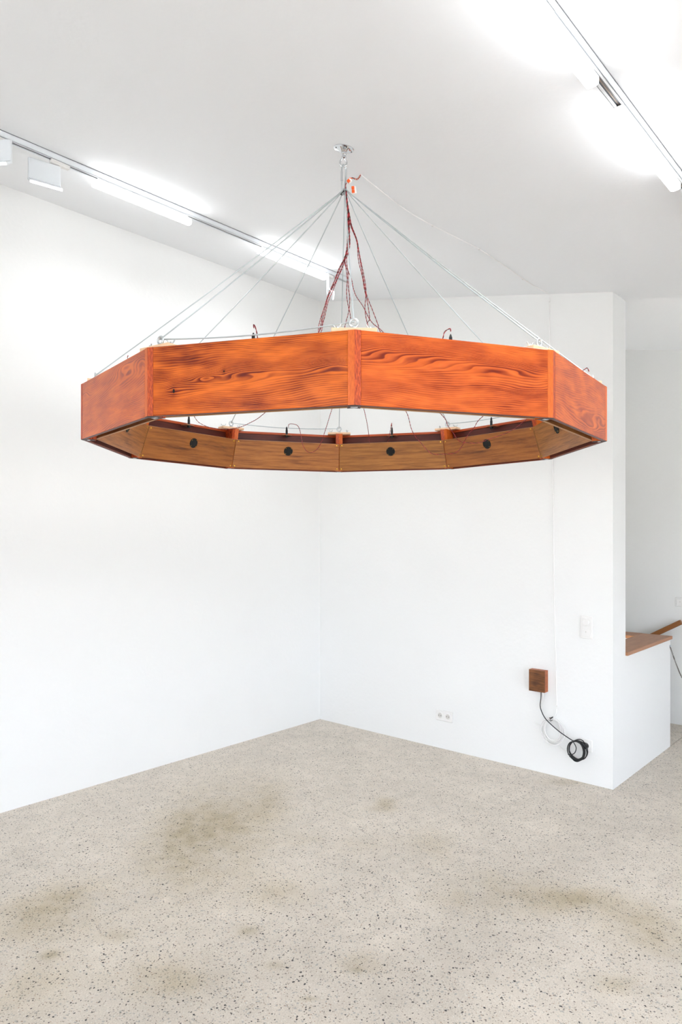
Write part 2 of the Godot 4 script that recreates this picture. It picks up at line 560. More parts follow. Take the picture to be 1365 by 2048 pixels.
func make_materials() -> void:
	plaster("wall_paint", Color(0.905, 0.905, 0.90))
	plaster("ceiling_paint", Color(0.943, 0.948, 0.955))
	var fl := mat("ground_concrete", Color.WHITE, 0.5)
	fl.albedo_texture = concrete_tile(1024)
	fl.detail_enabled = true
	fl.detail_blend_mode = BaseMaterial3D.BLEND_MODE_MUL
	fl.detail_uv_layer = BaseMaterial3D.DETAIL_UV_2
	fl.detail_albedo = stain_map(440)
	var pale := Color(0.81, 0.39, 0.09)
	var dark := Color(0.41, 0.115, 0.035)
	wood_mat("board_a", wood(1024, 326, 11, pale, dark, {"rings": 38.0, "sway": 0.12, "tilt": -0.04, "knots": [[0.115, 0.66, 0.055, 0.12], [0.385, 0.43, 0.03, 0.05]], "flames": [[0.5, 0.46, 0.3, 0.08, 0.10], [0.28, 0.5, 0.06, 0.05, 0.06], [0.97, 0.45, 0.14, 0.10, 0.11]], "blots": [[0.2, 0.14, 0.10, 0.15, 0.55], [0.28, 0.3, 0.1, 0.05, 0.35], [0.03, 0.15, 0.05, 0.2, 0.25], [0.6, 0.93, 0.12, 0.06, 0.3]], "contrast": 0.85, "mottle": 0.24}))
	wood_mat("board_b", wood(1024, 326, 23, Color(0.80, 0.37, 0.12), Color(0.46, 0.135, 0.045), {"rings": 38.0, "sway": 0.09, "tilt": 0.05, "flames": [[0.28, 0.25, 0.36, 0.13, 0.12], [0.78, 0.32, 0.2, 0.09, 0.09], [0.1, 0.2, 0.08, 0.1, 0.05], [0.9, 0.62, 0.2, 0.1, -0.05]], "blots": [[0.55, 0.66, 0.4, 0.05, 0.22], [0.86, 0.8, 0.1, 0.1, 0.25], [0.97, 0.16, 0.04, 0.14, 0.35]], "contrast": 0.8, "mottle": 0.2}))
	wood_mat("board_c", wood(512, 162, 35, Color(0.80, 0.37, 0.12), Color(0.46, 0.135, 0.045), {"rings": 30.0, "sway": 0.12, "tilt": 0.22, "flames": [[0.72, 0.08, 0.2, 0.14, 0.16], [0.96, 0.16, 0.1, 0.16, 0.12], [0.05, 0.2, 0.1, 0.1, 0.10]], "contrast": 0.6, "mottle": 0.16}))
	wood_mat("board_d", wood(512, 162, 47, Color(0.80, 0.37, 0.12), Color(0.46, 0.135, 0.045), {"rings": 30.0, "sway": 0.14, "tilt": 0.12, "flames": [[0.7, 0.88, 0.3, 0.16, -0.14], [0.95, 0.75, 0.1, 0.14, -0.08]], "contrast": 0.58, "mottle": 0.2}))
	# the boards are varnished
	for k in ["board_a", "board_b", "board_c", "board_d"]:
		mats[k].clearcoat_enabled = true
		mats[k].clearcoat = 0.55
		mats[k].clearcoat_roughness = 0.24
		mats[k].metallic_specular = 0.2
	var post := wood(384, 48, 59, Color(0.84, 0.40, 0.13), Color(0.60, 0.20, 0.07), {"rings": 4.0, "sway": 0.06, "contrast": 0.25, "mottle": 0.2, "streak": 0.12})
	wood_mat("post_pale", post, 0.42)
	var striped := wood(384, 48, 61, Color(0.78, 0.33, 0.14), Color(0.42, 0.11, 0.055), {"rings": 5.0, "sway": 0.1, "tilt": 0.9, "contrast": 1.3, "mottle": 0.25})
	wood_mat("post_striped", striped, 0.42)
	wood_mat("inside_stain", wood(384, 122, 71, Color(0.36, 0.15, 0.115), Color(0.24, 0.09, 0.075), {"rings": 12.0, "sway": 0.1, "contrast": 0.4, "mottle": 0.3}), 0.5)
	for k in 3:
		wood_mat("panel_" + ["a", "b", "c"][k], wood(512, 128, 81 + k * 7, [Color(0.63, 0.39, 0.18), Color(0.61, 0.365, 0.155), Color(0.62, 0.40, 0.19)][k], [Color(0.36, 0.18, 0.075), Color(0.34, 0.165, 0.065), Color(0.36, 0.20, 0.09)][k], {"rings": [15.0, 21.0, 17.0][k], "sway": 0.04, "contrast": 0.3, "mottle": 0.38, "streak": 0.34, "stretch": 2.3, "blots": [[[0.38, 0.5, 0.1, 0.05, 0.5], [0.36, 0.7, 0.12, 0.12, 0.3]], [[0.3, 0.3, 0.2, 0.06, 0.4], [0.62, 0.55, 0.25, 0.05, 0.35]], [[0.2, 0.35, 0.3, 0.08, 0.4], [0.3, 0.85, 0.2, 0.05, 0.3]]][k]}), 0.42)
	mat("panel_edge", Color(0.66, 0.50, 0.36), 0.6)
	mat("end_stain", Color(0.24, 0.115, 0.095), 0.6)
	mat("top_lip", Color(0.72, 0.31, 0.12), 0.45)
	wood_mat("pine", wood(256, 96, 101, Color(0.94, 0.80, 0.66), Color(0.86, 0.65, 0.48), {"rings": 6.0, "sway": 0.1, "contrast": 0.3, "mottle": 0.15}), 0.6)
	wood_mat("walnut", wood(160, 200, 107, Color(0.44, 0.27, 0.145), Color(0.20, 0.11, 0.06), {"rings": 9.0, "sway": 0.12, "contrast": 0.4, "mottle": 0.4, "blots": [[0.45, 0.17, 0.5, 0.03, 0.4], [0.5, 0.62, 0.6, 0.12, 0.4]]}), 0.5)
	wood_mat("box_side", wood(64, 160, 109, Color(0.64, 0.36, 0.21), Color(0.47, 0.24, 0.13), {"rings": 5.0, "sway": 0.1, "contrast": 0.3, "mottle": 0.25}), 0.5)
	wood_mat("cap_wood", wood(512, 128, 113, Color(0.66, 0.46, 0.32), Color(0.50, 0.32, 0.20), {"rings": 16.0, "sway": 0.05, "contrast": 0.35, "mottle": 0.2}), 0.42)
	wood_mat("rail_wood", wood(256, 48, 117, Color(0.55, 0.34, 0.17), Color(0.40, 0.23, 0.11), {"rings": 4.0, "sway": 0.1, "contrast": 0.4, "mottle": 0.2}), 0.45)
	mat("zinc", Color(0.80, 0.82, 0.83), 0.28, 0.9)
	mat("chrome", Color(0.86, 0.87, 0.88), 0.1, 1.0)
	mat("steel_rope", Color(0.74, 0.77, 0.78), 0.35, 0.4)
	mat("chain_metal", Color(0.40, 0.37, 0.34), 0.45, 0.5)
	mat("brass", Color(0.88, 0.68, 0.28), 0.25, 0.9)
	mat("copper", Color(0.72, 0.48, 0.32), 0.35, 0.7)
	mat("black_plastic", Color(0.075, 0.08, 0.085), 0.45)
	mat("black_cone", Color(0.075, 0.08, 0.08), 0.9)
	mat("black_rubber", Color(0.085, 0.095, 0.105), 0.55)
	mat("red_sleeve", Color(0.72, 0.14, 0.17), 0.45)
	mat("black_sleeve", Color(0.20, 0.09, 0.10), 0.45)
	mat("orange_plastic", Color(0.95, 0.38, 0.12), 0.4)
	mat("clear_plastic", Color(0.90, 0.90, 0.89), 0.3)
	mat("white_plastic", Color(0.90, 0.893, 0.885), 0.35)
	mat("white_cable", Color(0.93, 0.925, 0.92), 0.45)
	mat("track_white", Color(0.90, 0.915, 0.93), 0.35)
	mat("slot_dark", Color(0.58, 0.59, 0.60), 0.5)
	mat("slot_metal", Color(0.80, 0.72, 0.66), 0.35, 0.4)
	mat("socket_hole", Color(0.30, 0.29, 0.28), 0.6)
	mat("window_paint", Color(0.88, 0.88, 0.87), 0.5)
	var glass := mat("glass", Color(1, 1, 1, 0.06), 0.02)
	glass.transparency = BaseMaterial3D.TRANSPARENCY_ALPHA
	var glow := mat("diffuser", Color(0.95, 0.95, 0.95), 0.4)
	glow.emission_enabled = true
	glow.emission = Color(0.975, 0.99, 1.0)
	glow.emission_energy_multiplier = DIFFUSER
	var edge := mat("light_strip", Color(0.95, 0.95, 0.95), 0.4)
	edge.emission_enabled = true
	edge.emission = Color(0.975, 0.99, 1.0)
	edge.emission_energy_multiplier = 2.0


# ---------------------------------------------------------------- the setting

func build_room() -> void:
	var wp: Material = mats.wall_paint
	var st := start()
	wall_block(st, XL - 0.25, XL, ZF - 0.25, ZN + 0.25)
	struct("wall_left", st.commit(), wp)
	st = start()
	wall_block(st, XL, XE, ZP, ZB)
	struct("wall_back", st.commit(), wp)
	st = start()
	wall_block(st, XL, XR, ZF - 0.25, ZF, -1.4)
	struct("wall_far", st.commit(), wp)
	# low wall round the stairwell: along the hall, then across its end
	st = start()
	wall_block(st, -1.872, XE, -5.835, ZP, -1.4, 0.847)
	wall_block(st, XL, -1.872, -5.835, -5.65, -1.4, 0.847)
	struct("wall_stairwell", st.commit(), wp)
	# right and front walls out of view, with windows placed to light the room
	st = start()
	wall_block(st, XR, XR + 0.25, ZF - 0.25, -4.2)
	wall_block(st, XR, XR + 0.25, -2.6, -1.3)
	wall_block(st, XR, XR + 0.25, 0.7, ZN + 0.25)
	for q in [[-4.2, -2.6], [-1.3, 0.7]]:
		wall_block(st, XR, XR + 0.25, q[0], q[1], -0.1, 0.5)
		wall_block(st, XR, XR + 0.25, q[0], q[1], 2.1, ceil_y(XR) + 0.1)
	struct("wall_right", st.commit(), wp)
	st = start()
	wall_block(st, XL, -2.2, ZN, ZN + 0.25)
	wall_block(st, 2.6, XR, ZN, ZN + 0.25)
	wall_block(st, -2.2, 2.6, ZN, ZN + 0.25, -0.1, 0.5)
	wall_block(st, -2.2, 2.6, ZN, ZN + 0.25, 2.3)
	struct("wall_front", st.commit(), wp)
	window("window_1", Vector3(XR + 0.12, 0.5, -4.2), Vector3(XR + 0.12, 0.5, -2.6), 1.6, 2)
	window("window_2", Vector3(XR + 0.12, 0.5, -1.3), Vector3(XR + 0.12, 0.5, 0.7), 1.6, 2)
	window("window_3", Vector3(-2.2, 0.5, ZN + 0.12), Vector3(2.6, 0.5, ZN + 0.12), 1.8, 4)
	st = start()
	var y0 := ceil_y(XL - 0.25)
	var y1 := ceil_y(XR + 0.25)
	var za := ZF - 0.25
	var zb := ZN + 0.25
	hexa(st, [Vector3(XL - 0.25, y0, za), Vector3(XR + 0.25, y1, za), Vector3(XR + 0.25, y1, zb), Vector3(XL - 0.25, y0, zb), Vector3(XL - 0.25, y0 + 0.3, za), Vector3(XR + 0.25, y1 + 0.3, za), Vector3(XR + 0.25, y1 + 0.3, zb), Vector3(XL - 0.25, y0 + 0.3, zb)])
	struct("ceiling", st.commit(), mats.ceiling_paint)
	floor_slab("floor", XL, XR, ZB, ZN, 0.0, mats.ground_concrete)
	floor_slab("floor_hall", XE, XR, ZF, ZB - 0.004, -0.001, mats.ground_concrete)
	floor_slab("floor_landing", XL, XE - 0.004, ZF, -5.835, -0.004, mats.ground_concrete)
	floor_slab("floor_stairwell", XL, -1.872, -5.65, ZP, -1.2, mats.ground_concrete)


func floor_slab(called: String, x0: float, x1: float, z0: float, z1: float, y: float, m: Material) -> void:
	var st := start()
	var tile := 1.6
	for q in [[x0, z0], [x1, z0], [x1, z1], [x0, z0], [x1, z1], [x0, z1]]:
		st.set_normal(Vector3.UP)
		st.set_uv(Vector2(q[0], q[1]) / tile)
		st.set_uv2(Vector2((q[0] + 4.3) / 4.5, (q[1] + 4.7) / 4.5))
		st.add_vertex(Vector3(q[0], y, q[1]))
	hexa(st, [Vector3(x0, y - 0.15, z0), Vector3(x1, y - 0.15, z0), Vector3(x1, y - 0.15, z1), Vector3(x0, y - 0.15, z1), Vector3(x0, y, z0), Vector3(x1, y, z0), Vector3(x1, y, z1), Vector3(x0, y, z1)], [0, 2, 3, 4, 5])
	struct(called, st.commit(), m)


func window(called: String, a: Vector3, b: Vector3, high: float, panes: int) -> void:
	var root := Node3D.new()
	root.name = called
	root.set_meta("kind", "structure")
	add_child(root)
	var along := (b - a).normalized()
	var wide := (b - a).length()
	var xf := Transform3D(Basis(along, Vector3.UP, along.cross(Vector3.UP)), a)
	var st := start()
	cbox(st, Vector3(wide / 2, 0.03, 0), Vector3(wide, 0.06, 0.07), 0.004, xf)
	cbox(st, Vector3(wide / 2, high - 0.03, 0), Vector3(wide, 0.06, 0.07), 0.004, xf)
	for k in panes + 1:
		cbox(st, Vector3(0.03 + (wide - 0.06) * k / panes, high / 2, 0), Vector3(0.06, high - 0.12, 0.07), 0.004, xf)
	show_mesh("window_frame", st.commit(), mats.window_paint, root)
	for k in panes:
		var w := (wide - 0.06) / panes
		var sp := start()
		cbox(sp, Vector3(0.03 + w * (k + 0.5), high / 2, 0), Vector3(w - 0.06, high - 0.12, 0.004), 0.0, xf)
		show_mesh("pane", sp.commit(), mats.glass, root)


# ---------------------------------------------------------------- the ring of loudspeakers

func build_ring() -> void:
	var root := thing("speaker_ring", "large ten-sided reddish wooden ring of loudspeakers hanging from the ceiling", "sculpture", RC)
	var ap := RR * C18
	var hs := RR * S18
	# an outer board: the face wears the grain, the rest is the dark stain
	var bw := 2.0 * (hs - 0.0195)
	var thick := 0.014
	var st := start()
	cbox(st, Vector3(0, RH / 2, ap - thick / 2), Vector3(bw, RH, thick), 0.0012)
	var board := st.commit()
	st = start()
	cbox(st, Vector3(0, RH / 2, ap - thick - 0.0008), Vector3(bw, RH - 0.0024, 0.0016), 0.0)
	cbox(st, Vector3(0, -0.0004, ap - thick / 2 - 0.0006), Vector3(bw, 0.0012, thick - 0.002), 0.0)
	var lining := st.commit()
	st = start()
	cbox(st, Vector3(0, RH - 0.006, ap - thick - 0.004), Vector3(bw, 0.012, 0.008), 0.001)
	var lip := st.commit()
	# half a corner post: [x, z] of its section, cut along the mitre; the inner side leans with the panel
	var posts := []
	var feet := []
	for s in [-1.0, 1.0]:
		st = start()
		var low := post_section(s, 0.0)
		var high := post_section(s, RH)
		hexa(st, [low[0], low[1], low[2], low[3], high[0], high[1], high[2], high[3]], [0, 1, 2, 3, 4, 5], true)
		posts.append(st.commit())
		st = start()
		var cut := low.map(func(q): return q * Vector3(1, 0, 1) - Vector3(0, 0.0012, 0))
		hexa(st, [cut[0], cut[1], cut[2], cut[3], low[0], low[1], low[2], low[3]], [0, 2, 3, 4, 5])
		feet.append(st.commit())
	# an inner panel, leaning inwards at the top
	var top_a := Vector3(0.942 * S18 - 0.0018, 0.147, 0.942 * C18)
	var low_a := Vector3(0.991 * S18 - 0.0018, 0.002, 0.991 * C18)
	var lean := Vector3(0, top_a.y - low_a.y, top_a.z - low_a.z).normalized()
	var back := Vector3.RIGHT.cross(lean).normalized()
	back = back if back.z > 0.0 else -back
	var pf := []
	for q in [[low_a, -1.0], [low_a, 1.0], [top_a, 1.0], [top_a, -1.0]]:
		pf.append(Vector3(q[0].x * q[1], q[0].y, q[0].z))
	var pb := pf.map(func(q): return q + back * 0.006)
	st = start()
	face4(st, pf[3], pf[2], pf[1], pf[0], -back)
	face4(st, pb[3], pb[2], pb[1], pb[0], back)
	var panel := st.commit()
	st = start()
	hexa(st, [pf[0], pf[1], pf[2], pf[3], pb[0], pb[1], pb[2], pb[3]], [2, 3, 4, 5])
	var panel_edge := st.commit()
	var out := Basis(Vector3.RIGHT, -back, lean)      # y of a screw or speaker looks out of the panel
	var screw := lathe_mesh([[0.0, 0.0018], [0.0028, 0.0014], [0.0042, 0.0004], [0.0044, 0.0]], 10)
	var driver := lathe_mesh([[0.0, 0.0026], [0.008, 0.0024], [0.0165, 0.0016], [0.0185, 0.0030], [0.0235, 0.0030], [0.0245, 0.0022], [0.0245, 0.0]], 28)
	var basket := lathe_mesh([[0.021, 0.0], [0.019, -0.012], [0.013, -0.016], [0.013, -0.026], [0.0, -0.026]], 20)
	var brush := lathe_mesh([[0.0, 0.0], [0.0064, 0.0], [0.0064, 0.024], [0.0050, 0.026], [0.0050, 0.034], [0.0030, 0.040], [0.0012, 0.044], [0.0, 0.044]], 14)
	var faces := ["board_b", "board_d", "board_a", "board_b", "board_c", "board_a", "board_d", "board_b", "board_c", "board_a"]
	var inner := ["panel_b", "panel_c", "panel_c", "panel_b", "panel_c", "panel_a", "panel_b", "panel_a", "panel_b", "panel_c"]
	for i in 10:
		var turn := Transform3D(Basis(Vector3.UP, RTURN + (i + 0.5) * TAU / 10.0), Vector3.ZERO)
		var ob := show_mesh("outer_board", board, mats[faces[i]], root, turn)
		show_mesh("inner_lining", lining, mats.inside_stain, ob)
		show_mesh("top_lip", lip, mats.top_lip, ob)
		for k in 2:
			var cp := show_mesh("corner_post", posts[k], mats[["post_striped", "post_pale"][k]], root, turn)
			show_mesh("end_grain", feet[k], mats.end_stain, cp)
		var ip := show_mesh("inner_panel", panel, mats[inner[i]], root, turn)
		show_mesh("panel_edge", panel_edge, mats.panel_edge, ip)
		for q in [[top_a, -1.0, -0.009], [top_a, 1.0, -0.009], [low_a, -1.0, 0.01], [low_a, 1.0, 0.01]]:
			var c: Vector3 = Vector3((q[0].x - 0.012) * q[1], q[0].y, q[0].z) + lean * q[2]
			show_mesh("brass_screw", screw, mats.brass, ip, Transform3D(out, c))
		var mid := (top_a + low_a) / 2.0
		var sc := Vector3(0, lerpf(low_a.y, top_a.y, 0.665), lerpf(low_a.z, top_a.z, 0.665))
		var sp := show_mesh("speaker", driver, mats.black_cone, root, turn * Transform3D(out, sc))
		show_mesh("basket", basket, mats.black_plastic, sp, Transform3D(Basis(), Vector3(0, -0.007, 0)))
		for k in 4:
			var an := TAU * (k + 0.5) / 4.0
			show_mesh("screw", screw, mats.brass, sp, Transform3D(Basis.from_scale(Vector3(0.42, 0.7, 0.42)), Vector3(cos(an) * 0.0210, 0.0030, sin(an) * 0.0210)))
		# the socket under the top edge and the plug that stands in it
		var slide := 0.115 if i == 1 else 0.0
		var br := show_mesh("socket_bracket", box_mesh(Vector3(0.052, 0.0035, 0.045), 0.001), mats.copper, root, turn * Transform3D(Basis(), Vector3(slide, RH - 0.016, 0.955)))
		show_mesh("socket_nut", lathe_mesh([[0.0, -0.012], [0.0085, -0.012], [0.0085, 0.004], [0.0, 0.004]], 6), mats.black_plastic, br, Transform3D(Basis(), Vector3(0, 0, -0.01)))
		show_mesh("plug", brush, mats.black_plastic, root, turn * Transform3D(Basis(), Vector3(slide, RH - 0.012, 0.945)))
		build_hanger(root, i)
	build_suspension(root)
	build_wires(root)


func post_section(s: float, y: float) -> Array:
	var ap := RR * C18
	var inner := lerpf(0.992, 0.942, clampf((y + 0.001) / 0.148, 0.0, 1.0)) * C18 + 0.008
	var reach := 0.0195
	return [Vector3(s * (ap * T18 - reach), y, ap), Vector3(s * ap * T18, y, ap), Vector3(s * inner * T18, y, inner), Vector3(s * (inner * T18 - 0.0195), y, inner)]


func eye_at(i: int) -> Vector3:
	return Basis(Vector3.UP, RTURN + i * TAU / 10.0) * Vector3(0, RH + 0.012 + 0.021, RR - 0.05)


func build_hanger(root: Node3D, i: int) -> void:
	var turn := Transform3D(Basis(Vector3.UP, RTURN + i * TAU / 10.0), Vector3.ZERO)
	var block := show_mesh("hanger_block", box_mesh(Vector3(0.128, 0.012, 0.056), 0.0015), mats.pine, root, turn * Transform3D(Basis(), Vector3(0, RH + 0.006, RR - 0.051)))
	var st := start()
	tube(st, circle(Vector3(0, 0.027, 0), Vector3(0.0115, 0, 0), Vector3(0, 0.0115, 0), 26), 0.0036, 8, true)
	lathe(st, [[0.0, 0.006], [0.0105, 0.006], [0.0105, 0.011], [0.0075, 0.0155], [0.0, 0.0155]], Transform3D(), 18)
	show_mesh("eye_nut", st.commit(), mats.zinc, block)
	for s in [-1.0, 1.0]:
		var w := start()
		lathe(w, [[0.0, 0.0155], [0.003, 0.0155], [0.0045, 0.012], [0.0055, 0.006], [0.0, 0.006]], Transform3D(), 12)
		for e in [-1.0, 1.0]:
			tube(w, [Vector3(e * 0.003, 0.010, 0), Vector3(e * 0.008, 0.014, 0), Vector3(e * 0.0125, 0.021, 0)], 0.0022, 6)
		show_mesh("wing_nut", w.commit(), mats.zinc, block, Transform3D(Basis(Vector3.UP, 0.5 * s + 0.35 * i), Vector3(s * 0.046, 0, 0)))
	show_mesh("end_plate", box_mesh(Vector3(0.020, 0.0012, 0.010), 0.0003), mats.zinc, root, turn * Transform3D(Basis(), Vector3(0, -0.0018, RR - 0.028)))


func build_suspension(root: Node3D) -> void:
	var hub := Vector3(0.003, 1.096, -0.002)
	for pair in [[0, 9], [2, 1], [4, 3], [6, 5], [8, 7]]:
		var a := eye_at(pair[0])
		var b := eye_at(pair[1])
		var pts := [hub + Vector3(a.x, 0, a.z) * 0.006 + Vector3(0, 0.012, 0), hub + Vector3(a.x, 0, a.z) * 0.035 - Vector3(0, 0.018, 0)]
		var in_a := a + Vector3(0, 0.003, 0)
		var in_b := b + Vector3(0, 0.003, 0)
		for k in 10:
			pts.append(pts[1].lerp(in_a, (k + 1) / 10.0) - Vector3(0, 0.006 * sin(PI * (k + 1) / 10.0), 0))
		var across := (in_b - in_a)
		for k in 9:
			var f := (k + 1) / 10.0
			pts.append(in_a + across * f - Vector3(0, 0.012 * sin(PI * f), 0))
		var last := hub + Vector3(b.x, 0, b.z) * 0.035 - Vector3(0, 0.018, 0)
		for k in 10:
			pts.append(in_b.lerp(last, k / 10.0) - Vector3(0, 0.006 * sin(PI * k / 10.0), 0))
		pts.append(last)
		pts.append(hub + Vector3(b.x, 0, b.z) * 0.006 + Vector3(0, 0.012, 0))
		var st := start()
		tube(st, pts, 0.0022, 8)
		show_mesh("suspension_cable", st.commit(), mats.steel_rope, root)
	var wrap := start()
	tube(wrap, circle(hub + Vector3(-0.006, 0.002, 0), Vector3(0.011, 0.003, 0.004), Vector3(-0.004, -0.004, 0.011), 20), 0.004, 8, true)
	show_mesh("cable_wrap", wrap.commit(), mats.black_rubber, root)


func build_wires(root: Node3D) -> void:
	for k in 10:
		var course: Array = smooth_course(WIRES[k].map(func(q): return Vector3(q[0], q[1], q[2]) - RC), 0.006)
		# the wires of one bundle lie beside each other, not inside each other
		var shift := Vector3(cos(k * 2.4), 0, sin(k * 2.4)) * 0.0045
		for i in course.size():
			var f := clampf(float(i) / course.size() * 6.0, 0.0, 1.0) * clampf((course.size() - i) / 12.0, 0.0, 1.0)
			course[i] += shift * f + Vector3(sin(i * 0.11 + k), 0, cos(i * 0.13 + 2.0 * k)) * 0.0025 * f
		wire_pair(course, root)
	wire_pair(smooth_course(JUMPER.map(func(q): return Vector3(q[0], q[1], q[2]) - RC), 0.006), root)


func wire_pair(course: Array, root: Node3D) -> void:
	var strands := twisted(course, 0.001, 0.001, 0.034)
	var st := start()
	tube(st, strands[0], 0.00095, 5)
	var w := show_mesh("speaker_wire", st.commit(), mats.red_sleeve, root)
	st = start()
	tube(st, strands[1], 0.00095, 5)
	show_mesh("black_strand", st.commit(), mats.black_sleeve, w)


# ---------------------------------------------------------------- hook, carabiner, connectors

func build_hook() -> void:
	var n := Vector3(-SLOPE, 1, 0).normalized()
	var base := Vector3(RC.x, ceil_y(RC.x), RC.z)
	var t := Vector3(1, SLOPE, 0).normalized()
	var hook := thing("ceiling_hook", "chrome ceiling hook with a round screwed flange above the wooden ring", "hook", base)
	var tilt := Transform3D(Basis(t, n, t.cross(n)), Vector3.ZERO)
	var st := start()
	lathe(st, [[0.0, 0.0], [0.0435, 0.0], [0.0435, -0.0025], [0.034, -0.0055], [0.022, -0.011], [0.014, -0.018], [0.0, -0.018]], tilt, 36)
	show_mesh("flange", st.commit(), mats.chrome, hook)
	for k in 4:
		var an := TAU * k / 4.0 + 0.5
		var s := show_mesh("screw", lathe_mesh([[0.0, -0.0022], [0.003, -0.002], [0.0042, 0.0]], 12), mats.black_plastic, hook)
		s.transform = tilt * Transform3D(Basis(), Vector3(cos(an) * 0.034, -0.0045, sin(an) * 0.034))
	st = start()
	lathe(st, [[0.0, -0.015], [0.0105, -0.015], [0.012, -0.020], [0.0105, -0.026], [0.0085, -0.028], [0.0085, -0.034], [0.0105, -0.036], [0.0105, -0.043], [0.0, -0.045]], Transform3D(), 20)
	show_mesh("swivel", st.commit(), mats.chrome, hook)
	st = start()
	var r := Vector3(cos(YAW), 0, -sin(YAW))
	tube(st, circle(Vector3(-0.003, -0.060, 0), r * 0.0145, Vector3(0, 0.0165, 0), 26), 0.0036, 8, true)
	show_mesh("eye", st.commit(), mats.chrome, hook)
	# a quick link of bent bar that carries the cables
	var car := thing("carabiner", "zinc carabiner between the ceiling hook and the bundle of steel cables", "carabiner", base + Vector3(-0.002, -0.19, 0))
	var side := Vector3(cos(YAW + 1.0), 0, -sin(YAW + 1.0))
	var pts := []
	for k in 32:
		var an := TAU * k / 32.0
		var wide := 0.0145 + 0.004 * sin(an)
		pts.append(Vector3(0.004 * sin(an), 0.060 * signf(sin(an)) * pow(absf(sin(an)), 0.75) + 0.058, 0) + side * wide * signf(cos(an)) * pow(absf(cos(an)), 0.6))
	st = start()
	tube(st, pts, 0.0038, 8, true)
	show_mesh("body", st.commit(), mats.zinc, car)
	st = start()
	tube(st, [Vector3(0.002, 0.045, 0) - side * 0.0165, Vector3(0.002, 0.085, 0) - side * 0.0165], 0.0052, 10)
	show_mesh("gate_sleeve", st.commit(), mats.chrome, car)
	for q in [["lever connector with orange levers hanging right of the cable bundle", Vector3(-1.905, 3.118, -2.245), 0.1, 2], ["lever connector tucked against the carabiner above the cable bundle", Vector3(-1.921, 3.166, -2.24), 0.7, 1]]:
		var c := thing("wire_connector", q[0], "connector", q[1], YAW)
		c.rotation.z = q[2]
		show_mesh("housing", box_mesh(Vector3(0.018, 0.0155 * q[3], 0.014), 0.0015), mats.clear_plastic, c, Transform3D(Basis(), Vector3(0.007, 0.0075 * q[3], 0)))
		for k in q[3]:
			show_mesh("lever", box_mesh(Vector3(0.012, 0.0125, 0.008), 0.0015), mats.orange_plastic, c, Transform3D(Basis(), Vector3(0.002, 0.0075 + 0.015 * k, 0.009)))
	# short lead from the bundle to the white cable
	var lead := thing("connecting_lead", "short twisted orange and black lead from the cable bundle to the ceiling", "cable", Vector3(-1.925, 3.18, -2.24))
	var course := smooth_course([Vector3(0, 0, 0), Vector3(0.006, 0.008, 0.0), Vector3(0.0, 0.022, -0.03), Vector3(-0.03, 0.05, -0.09), Vector3(-0.075, 0.10, -0.16), Vector3(-0.119, 0.150, -0.223)], 0.005)
	var two := twisted(course, 0.002, 0.0018, 0.06)
	st = start()
	tube(st, two[0], 0.0019, 6)
	show_mesh("orange_strand", st.commit(), mats.orange_plastic, lead)
	st = start()
	tube(st, two[1], 0.0017, 6)
	show_mesh("black_strand", st.commit(), mats.black_rubber, lead)


# ---------------------------------------------------------------- lighting on the ceiling

func build_track(x: float, z0: float, z1: float, label: String) -> void:
	var long := z1 - z0
	var root := thing("lighting_track", label, "light track", Vector3(x, ceil_y(x), (z0 + z1) / 2.0))
	# an open profile: top, two cheeks and two flanges beside the slot
	var st := start()
	cbox(st, Vector3(0, -0.003, 0), Vector3(0.035, 0.008, long), 0.001)
	for s in [-1.0, 1.0]:
		cbox(st, Vector3(s * 0.016, -0.019, 0), Vector3(0.003, 0.034, long), 0.0008)
		cbox(st, Vector3(s * 0.0125, -0.0345, 0), Vector3(0.010, 0.003, long), 0.0008)
	show_mesh("rail", st.commit(), mats.track_white, root)
	st = start()
	cbox(st, Vector3(0, -0.016, 0), Vector3(0.028, 0.018, long - 0.01), 0.0)
	show_mesh("conductor_insert", st.commit(), mats.slot_dark, root)
	for s in [-1.0, 1.0]:
		st = start()
		cbox(st, Vector3(s * 0.0045, -0.0262, 0), Vector3(0.0022, 0.003, long - 0.01), 0.0)
		show_mesh("conductor", st.commit(), mats.slot_metal, root)
	for e in [-1.0, 1.0]:
		show_mesh("end_cap", box_mesh(Vector3(0.036, 0.037, 0.008), 0.001), mats.white_plastic, root, Transform3D(Basis(), Vector3(0, -0.0185, e * (long / 2.0 + 0.003))))


